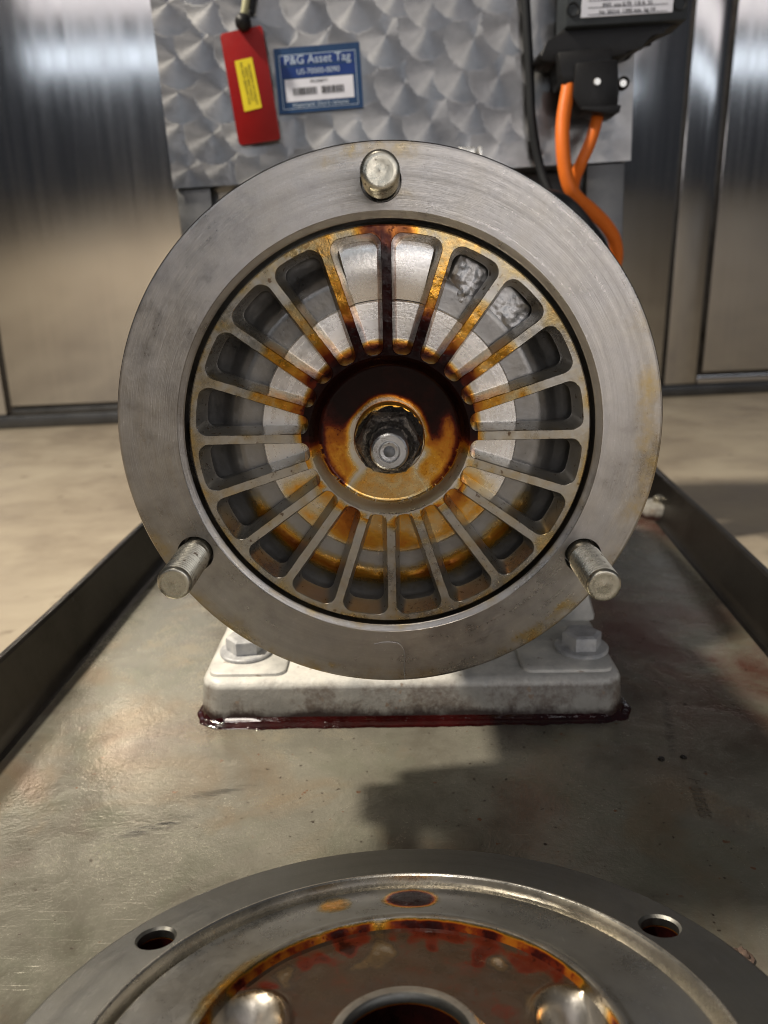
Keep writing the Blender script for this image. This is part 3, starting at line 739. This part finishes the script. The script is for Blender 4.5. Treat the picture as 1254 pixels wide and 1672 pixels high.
m_ = len(CS); F = [(i*m_+j, i*m_+j+1, (i+1)*m_+j+1, (i+1)*m_+j) for i in range(NQ) for j in range(m_-1)]
tag(put('liquid_spill', V, F, M['syrup'], org=(0, .065, ZT), smooth=80), 'dark red sticky liquid pooled along the front edge of the grey pump foot', 'spilled liquid')

# ---------------------------------------------------------------- loose cover lying tilted in front
cov = empty('pump_cover', (.0019, -.1364, -.1223), 'loose round steel pump cover with stained recessed dish lying tilted in front of the pump', 'cover')
nrm = Vector((-math.sin(.0261), math.sin(.2667), 1)).normalized(); cx_ = Vector((nrm.z, 0, -nrm.x)).normalized(); cy_ = nrm.cross(cx_)
cov.rotation_euler = Matrix((cx_, cy_, nrm)).transposed().to_euler(); POS[cov.name] = Vector((0, 0, 0))
def cov_stain(x, y, z):
    r = math.hypot(x, y); n = ns(x, y, 7, 60); n2 = ns(x, y, 3, 170)
    if r > .082 and z < -.0035: return .9
    s = .03+.03*n
    if .0530 < r:
        s = max(s, 1.0*ss(.0105, .0060, math.hypot((x-.0023), (y-.0685)*1.15))); s = max(s, .36*ss(.0075, .0035, math.hypot(x+.0228, y-.0665)))
        s = max(s, .30*ss(.0590, .0550, r)*gauss(x+.052, .012)*ss(0, .02, y))
    else:
        ang = math.atan2(y, x); st = noise.noise(Vector((ang*9, r*40, 2)))
        s = .56+.14*n2+.10*n
        s = max(s, (.74+.30*st+.25*n2)*ss(.0390, .0490, r+.006*st+.007*n+.004*n2))
        s = min(s, .95)-.35*ss(.1, .45, ns(x, y, 11, 75))*ss(.03, .045, r)
        s = .02 if r < .0186 else max(s, .30*ss(.024, .0195, r))*ss(.0180, .0205, r)
        k = min(math.hypot(x+.0415, y-.0145), math.hypot(x-.0435, y-.0130)); s *= ss(.0060, .0125, k)
    return s
ch = [(.0893*math.cos(a), .0893*math.sin(a)) for a in (R(148.3), R(30.6), R(270))]
pv, pf = ring_plate(.0816, .0990, ch, .0062, 12, 260)
pts = [([(x, y, 0) for x, y in pv], pf), lathe([(.0990, 0), (.0996, -.0002), (.0998, -.0008), (.0998, -.0105), (.0985, -.012), (.060, -.012)], 260, 'Z')]
for h in ch: pts.append(lathe([(.0062, 0), (.0055, -.0008), (.0055, -.0030), (.0055, -.0036), (.0055, -.0112), (.0001, -.0113)], 48, 'Z', (h[0], h[1], 0)))
put('cover_flange', *join(*pts), M['cover'], cov, stain=cov_stain)
put('register_lip', *lathe([(.0816, 0), (.0812, -.0001), (.0808, -.0006), (.0806, -.0058), (.0802, -.0064), (.0792, -.0064), (.0786, -.0040), (.0776, -.0033)], 260, 'Z'), M['lip'], cov, stain=cov_stain)
put('dish_wall', *lathe([(.0776, -.0033)]+[(.0776-.0216*k/16, -.0033+.0036*(k/16)**1.4) for k in range(1, 17)]+[(.0550, .0009), (.0540, .0010), (.0532, .0006), (.0527, -.0006), (.0518, -.0022)], 260, 'Z'), M['dish'], cov, stain=cov_stain)
V = []; F = []; NR, NA = 60, 300
def dish_z(x, y, r):
    z = -.0030+.0002*ns(x, y, 0, 120)
    z += .0050*ss(.0225, .0180, r)
    for (bx, by) in ((-.0415, .0105), (.0435, .0090)):
        k = math.hypot((x-bx)/.0098, (y-by)/.0120)
        z -= .0095*(1-ss(.35, 1.0, k)) 
        z += .0012*gauss(k-1.12, .14)
    return z
for j in range(NR+1):
    r = .0518-(.0518-.0166)*j/NR
    for i in range(NA):
        a = 2*math.pi*i/NA; x, y = r*math.cos(a), r*math.sin(a); z = dish_z(x, y, r)
        if j > NR-4: z -= .0006*(1-(NR-j)/4)
        if j == 0: z = -.0022
        V.append((x, y, z))
F = [(j*NA+i, j*NA+(i+1) % NA, (j+1)*NA+(i+1) % NA, (j+1)*NA+i) for j in range(NR) for i in range(NA)]
put('dish_floor', V, F, M['dishfloor'], cov, stain=cov_stain)
put('centre_bore', *lathe([(.0166, .0014), (.0160, .0006), (.0159, -.0010), (.0158, -.0016), (.0157, -.0100), (.012, -.0125), (.0001, -.0130)], 120, 'Z'), M['cover'], cov, stain=lambda x, y, z: 1. if z < -.0015 else .03)

# ---------------------------------------------------------------- cabinet behind, with engine-turned front
YC = .5
cab = empty('cabinet', (0, .56, ZF), 'steel cabinet with swirl patterned engine turned front and legs behind the pump', 'cabinet')
ca, sa = math.cos(R(2.1)), math.sin(R(2.1))
def cp(u, v, y=YC): return (-.2019+u*ca-v*sa, y, .1439+u*sa+v*ca)          # u along the bottom edge, v up
PW, PH = .4293, .22
du = .0016; NU, NV = int(PW/du), int(PH/du); V = []; T = []
pit = .0330; rad = .0265
for j in range(NV+1):
    for i in range(NU+1):
        u, v = PW*i/NU, PH*j/NV
        bulge = .0003*math.sin(u*17)*math.sin(v*14+1); V.append((cp(u, v)[0], YC-bulge*.5, cp(u, v)[2]))
        best = None
        for b in range(int(v/pit)+2, int(v/pit)-3, -1):                # later rows lie on top
            for a in range(int(u/pit)+2, int(u/pit)-3, -1):
                cx2 = (a+.5)*pit+(.22*math.sin(b*3.1+a*1.3))*pit; cy2 = (b+.5)*pit+.20*math.sin(a*2.3+b*1.7)*pit
                if (u-cx2)**2+(v-cy2)**2 < rad*rad: best = (u-cx2, v-cy2, a, b); break
            if best: break
        dx, dy = (best[0], best[1]) if best else (1, 0)
        L = math.hypot(dx, dy)+1e-6; tx, tz = -dy/L, dx/L
        T.append((tx*ca-tz*sa, 0, tx*sa+tz*ca))
F = [(j*(NU+1)+i, j*(NU+1)+i+1, (j+1)*(NU+1)+i+1, (j+1)*(NU+1)+i) for j in range(NV) for i in range(NU)]
fp_ = put('front_panel', V, F, M['perl'], cab, org=(0, YC, .3), smooth=60)
at = fp_.data.attributes.new('swirl', 'FLOAT_VECTOR', 'POINT'); at.data.foreach_set('vector', np.array(T, dtype=np.float32).ravel())
mt = Matrix(((ca, 0, -sa, -.2019), (0, 1, 0, 0), (sa, 0, ca, .1439), (0, 0, 0, 1)))
def cbox(u0, u1, y0, y1, v0, v1, bev=.0): return xform(box(u0, u1, y0, y1, v0, v1, bev), mt)
put('cabinet_shell', *cbox(.001, PW-.001, YC+.0015, YC+.06, .0006, PH, .0015), M['zinc'], cab, org=(0, YC+.1, .3))
for u0, u1 in ((.001, .034), (PW-.040, PW-.004), ):
    put('leg', *cbox(u0, u1, YC+.004, YC+.040, ZF-.12, -.0002, .0015), M['zinc'], cab, org=(-.2+u0, YC, ZF))
put('lower_shell', *cbox(.046, PW-.050, YC+.045, YC+.10, ZF+.04, -.0002, .002), M['zinc'], cab, org=(0, YC+.1, 0))
for u, v in ((.026, .098-.02), (PW-.02, .05)):
    pass
# cabinet bracket peeping over the flange
br = put('latch_bracket', *join(cbox(.268, .284, YC-.010, YC-.001, .0105, .0185, .001), cbox(.2865, .2895, YC-.016, YC-.001, .008, .0175, .0006)), M['alu'], cab, org=(.08, YC, .16))

# red tag on its strap
def quad_prism(P, y0, y1, bev=.0): return prism(P, 'Y', y0, y1, bev)
rt = empty('red_tag', (-.122, YC-.006, .179), 'plain red plastic tag with a yellow label hanging beside the blue sticker', 'tag')
def rr4(P, r, n=4):
    out = []; m_ = len(P)
    for i in range(m_):
        p = Vector(P[i]); a = (Vector(P[i-1])-p).normalized(); b = (Vector(P[(i+1) % m_])-p).normalized()
        for k in range(n+1): t = k/n; out.append(tuple((p+a*r)*(1-t)**2+p*2*t*(1-t)+(p+b*r)*t*t))
    return out
put('tag_plate', *quad_prism(rr4([(-.1461, .2689), (-.1083, .2749), (-.0972, .1829), (-.1356, .1785)], .003), YC-.0085, YC-.006, .0004), M['red'], rt, org=(-.122, YC-.006, .225))
yl_ = put('yellow_sticker', *quad_prism(rr4([(-.1345, .2472), (-.1188, .2499), (-.1125, .2093), (-.1286, .2061)], .001), YC-.0089, YC-.0084), M['yellow'], rt, org=(-.124, YC-.009, .228))
for k, s_ in enumerate(('PROPERTY OF UTILITY', 'ASSET 0043 9910 27', 'DO NOT REMOVE TAG')):
    tm = text_mesh(s_, .0033); q = Matrix.Translation((-.1196-.0032*k-.003, YC-.00905, .2275-.0004*k)) @ Matrix.Rotation(R(-81), 4, 'Y').inverted() @ Matrix.Rotation(R(90), 4, 'X')
    q = Matrix.Translation((-.1196-.0034*k, YC-.00905, .2282+.0005*k)) @ Matrix.Rotation(R(80), 4, 'Y') @ Matrix.Rotation(R(90), 4, 'X')
    put('lettering', *xform(tm, q), M['fadedink'], yl_, org=(-.12, YC-.009, .228), smooth=0)
st_ = empty('tag_strap', (-.1245, YC-.004, .2791), 'olive strap with a dark ball end holding the red tag from above', 'cable tie')
put('strap', *tube([(-.1175, YC-.004, .335), (-.1190, YC-.005, .31), (-.1215, YC-.008, .292), (-.1240, YC-.009, .281)], .0032, 12), M['olive'], st_, org=(-.12, YC, .3))
put('ball_end', *lathe([(.0001, -.0105), (.0035, -.0098), (.0062, -.0070), (.0072, -.0030), (.0066, .002), (.004, .0055)], 24, 'Y', (-.1242, YC-.009, .2765)), M['black'], st_, org=(-.1242, YC-.009, .2765))
put('strap_shadow_side', *tube([(-.1130, YC-.0035, .335), (-.1140, YC-.0035, .31), (-.1170, YC-.0035, .285)], .0026, 10), M['blackrub'], st_, org=(-.115, YC, .3))

# blue asset sticker
bs = empty('asset_sticker', (-.0603, YC-.0025, .2055), 'blue and white asset sticker with barcode on the swirl patterned cabinet', 'sticker')
o_ = Vector((-.0603, 0, .2331)); ea = R(3.0); ex = Vector((math.cos(ea), 0, math.sin(ea))); ez = Vector((-math.sin(ea)*.9+.03, 0, math.cos(ea)))
ez = Vector((-.045, 0, .999)); SWd, SHt = .0775, .0532
def sp(u, v): q = o_+ex*u+ez*v; return (q.x, q.z)
def srect(name, u0, u1, v0, v1, lvl, mat, par=bs):
    return put(name, *quad_prism([sp(u0, v0), sp(u1, v0), sp(u1, v1), sp(u0, v1)], YC-.0026-.0002*lvl, YC-.0018), mat, par, org=(o_.x, YC, o_.z))
srect('sticker_base', -SWd/2, SWd/2, -SHt/2, SHt/2, 0, M['blue'])
srect('pale_border', -.0345, .0345, -.0232, .0208, .5, M['pale']); srect('border_inset', -.0340, .0340, -.0227, .0203, .8, M['blue'])
srect('title_band', -.0335, .0335, .0125, .0198, 1.2, M['dblue']); srect('number_band', -.0335, .0335, .0022, .0110, 1.2, M['dblue'])
wb = srect('barcode_field', -.0310, .0310, -.0172, .0010, 1.2, M['white'])
def stext(s_, u, v, size, mat, par, lvl=1.8):
    tm = text_mesh(s_, size); q = o_+ex*u+ez*v
    mm = Matrix.Translation((q.x, YC-.0026-.0002*lvl, q.z)) @ Matrix.Rotation(-ea, 4, 'Y') @ Matrix.Rotation(R(90), 4, 'X')
    put('lettering', *xform(tm, mm), mat, par, org=(o_.x, YC, o_.z), smooth=0)
stext('P&G Asset Tag', 0, .0160, .0098, M['pale'], bs); stext('US-70000-0090', 0, .0065, .0062, M['pale'], bs)
stext('PROPERTY', 0, -.0018, .0034, M['ink'], wb); stext('Important: Don\'t remove', 0, -.0201, .0050, M['pale'], bs)
u = -.024
rb = random.Random(2); bars = []
while u < .022:
    b = rb.choice((.0006, .0009, .0015)); q0 = [sp(u, -.0120), sp(u+b, -.0120), sp(u+b, -.0062), sp(u, -.0062)]
    if not (-.003 < u < .0): bars.append(quad_prism(q0, YC-.0032, YC-.0028))
    u += b+rb.choice((.0007, .0011))
put('barcode', *join(*bars), M['ink'], wb, org=(o_.x, YC, o_.z), smooth=0)

# black cable
tag(put('black_cable', *tube([(.118, YC-.008, .36), (.1225, YC-.008, .30), (.1288, YC-.009, .234), (.1322, YC-.010, .194), (.1400, YC-.012, .157), (.150, YC-.02, .13), (.170, YC-.03, .10), (.21, YC-.03, .05)], .0040), M['blackrub'], org=(.13, YC, .2)), 'thin black cable running down the cabinet left of the orange cables', 'cable')

# black connector box with plate
yb = YC-.045
kx = (yb+.2774)/(YC+.2774)
def bp(x, z, y=yb): k = (y+.2774)/(YC+.2774); return (.0011+(x-.0011)*k, .0544+(z-.0544)*k)
cb = empty('junction_box', (.19, yb, .20), 'black motor junction box with white data plate at the top right', 'junction box')
P = [bp(*p) for p in ((.1600, .36), (.1617, .2754), (.1570, .2660), (.2683, .2690), (.2705, .36))]
put('box_body', *prism([bp(*p) for p in ((.1590, .36), (.1610, .2700), (.2690, .2735), (.2725, .36))], 'Y', yb, yb+.040, .002), M['boxgrey'], cb, org=(.2, yb, .27))
put('box_shoulder', *prism([bp(*p) for p in ((.1605, .2715), (.1490, .2590), (.1370, .2500), (.1440, .2440), (.1700, .2420), (.2190, .2480), (.2300, .2570), (.2420, .2610), (.2500, .2680), (.2690, .2745))], 'Y', yb+.006, yb+.042, .003), M['black'], cb, org=(.2, yb, .25))
pl = put('data_plate', *prism([bp(*p) for p in ((.1741, .2768), (.2545, .2795), (.2560, .33), (.1760, .33))], 'Y', yb-.0012, yb+.001), M['white'], cb, org=(.2, yb, .28))
for (x, z) in ((.1668, .2834), (.2608, .2862), (.166, .335)):
    q = bp(x, z); put('screw_recess', *lathe([(.0055, -.0008), (.0052, -.0012), (.0046, -.0008), (.0042, .002), (.0001, .002)], 24, 'Y', (q[0], yb, q[1])), M['black'], cb, org=(q[0], yb, q[1]))
rows = [(.2920, '400 V   50 Hz   0.75 kW'), (.2866, 'IP55  cos 0.79  1.8 A  S1'), (.2812, 'Nr 30214  1395 min  kg 14')]
for z, s_ in rows:
    q = bp(.2145, z); tm = text_mesh(s_, .0042)
    put('lettering', *xform(tm, Matrix.Translation((q[0], yb-.0014, q[1])) @ Matrix.Rotation(R(-2), 4, 'Y') @ Matrix.Rotation(R(90), 4, 'X')), M['ink'], pl, org=(q[0], yb, q[1]), smooth=0)
    q0, q1 = bp(.180, z-.0026), bp(.250, z-.0002-.0026+.002)
    put('ruled_line', *prism([(q0[0], q0[1]), (q1[0], q1[1]), (q1[0], q1[1]+.0003), (q0[0], q0[1]+.0003)], 'Y', yb-.0014, yb-.0011), M['ink'], pl, org=(q0[0], yb, q0[1]), smooth=0)
put('connector_collar', *prism([bp(*p) for p in ((.1540, .2500), (.2030, .2520), (.2040, .2400), (.1995, .2270), (.1600, .2240), (.1575, .2330))], 'Y', yb-.004, yb+.036, .002), M['black'], cb, org=(.18, yb, .24))
put('connector_plug', *prism([bp(*p) for p in ((.1700, .2400), (.2075, .2420), (.2100, .2150), (.2100, .2005), (.1770, .2000), (.1690, .2120))], 'Y', yb-.008, yb+.026, .002), M['black'], cb, org=(.19, yb, .22))
put('plug_rib', *prism([bp(*p) for p in ((.1770, .2040), (.2120, .2045), (.2110, .1985), (.2060, .1965), (.1765, .2010))], 'Y', yb-.011, yb+.02, .001), M['black'], cb, org=(.19, yb, .2))
q = bp(.1895, .2238); put('plug_screw', *lathe([(.0001, -.0100), (.0026, -.0100), (.0030, -.0092), (.0030, -.006)], 20, 'Y', (q[0], yb, q[1])), M['alu'], cb, org=(q[0], yb, q[1]))
q = bp(.2138, .2230)
ey = put('plug_eyelet', *lathe([(.0030, -.004), (.0033, -.0075), (.0043, -.0082), (.0052, -.0070), (.0052, -.001), (.0030, -.001)], 28, 'Y', (q[0], yb, q[1])), M['black'], cb, org=(q[0], yb, q[1]))
put('plug_screw', *lathe([(.0001, -.006), (.0028, -.006), (.003, -.003)], 20, 'Y', (q[0], yb, q[1])), M['alu'], cb, org=(q[0], yb, q[1]))
# orange cables
def b3(x, z, y): a = bp(x, z, y); return (a[0], y, a[1])
tag(put('orange_cable', *tube([b3(.1665, .232, yb+.006), b3(.1660, .222, yb+.002), b3(.1625, .195, yb-.004), b3(.1635, .170, yb-.010), b3(.1685, .145, yb-.012), b3(.1770, .130, yb-.010), b3(.1930, .117, yb), b3(.2090, .102, yb+.01), b3(.2180, .086, yb+.02), b3(.2180, .065, yb+.03), b3(.20, .03, yb+.03)], .0060, 18), M['orange'], org=(.16, yb, .15)), 'longer orange cable curving down to the flange edge from the left of the plug', 'cable', 'orange cables at the junction box')
tag(put('orange_cable', *tube([b3(.1950, .206, yb+.008), b3(.1935, .195, yb+.006), b3(.1885, .176, yb+.002), b3(.1805, .157, yb+.002), b3(.1750, .140, yb+.010), b3(.1770, .118, yb+.02)], .0052, 18), M['orange'], org=(.17, yb, .15)), 'shorter orange cable dropping from under the middle of the black plug', 'cable', 'orange cables at the junction box')
tag(put('hose', *tube([b3(.138, .120, YC-.10), b3(.150, .128, YC-.09), b3(.168, .122, YC-.08), b3(.188, .102, YC-.08), b3(.205, .075, YC-.07), b3(.20, .03, YC-.06)], .0075, 16), M['blackrub'], org=(.17, YC-.06, .12)), 'thick black hose curving behind the upper right of the flange', 'hose')

# ---------------------------------------------------------------- added flat bar, out of frame, shaped to cast the stepped shade on the tray
ph = empty('added_shade_bar', (.02, .005, .24), 'added flat dark bar out of view above the pump, shaped to shade the tray', 'shadow caster')
put('bar', *prism([(-.247, .037), (-.250, .012), (-.275, .006), (-.275, -.019), (.20, -.030), (.20, .042)], 'Z', .238, .243, .0008), M['traywall'], ph, org=(.02, .005, .24))
put('bracket', *box(.15, .20, -.028, .040, .243, .40, .001), M['traywall'], ph, org=(.42, .25, .245))  # unseen support for the added bar
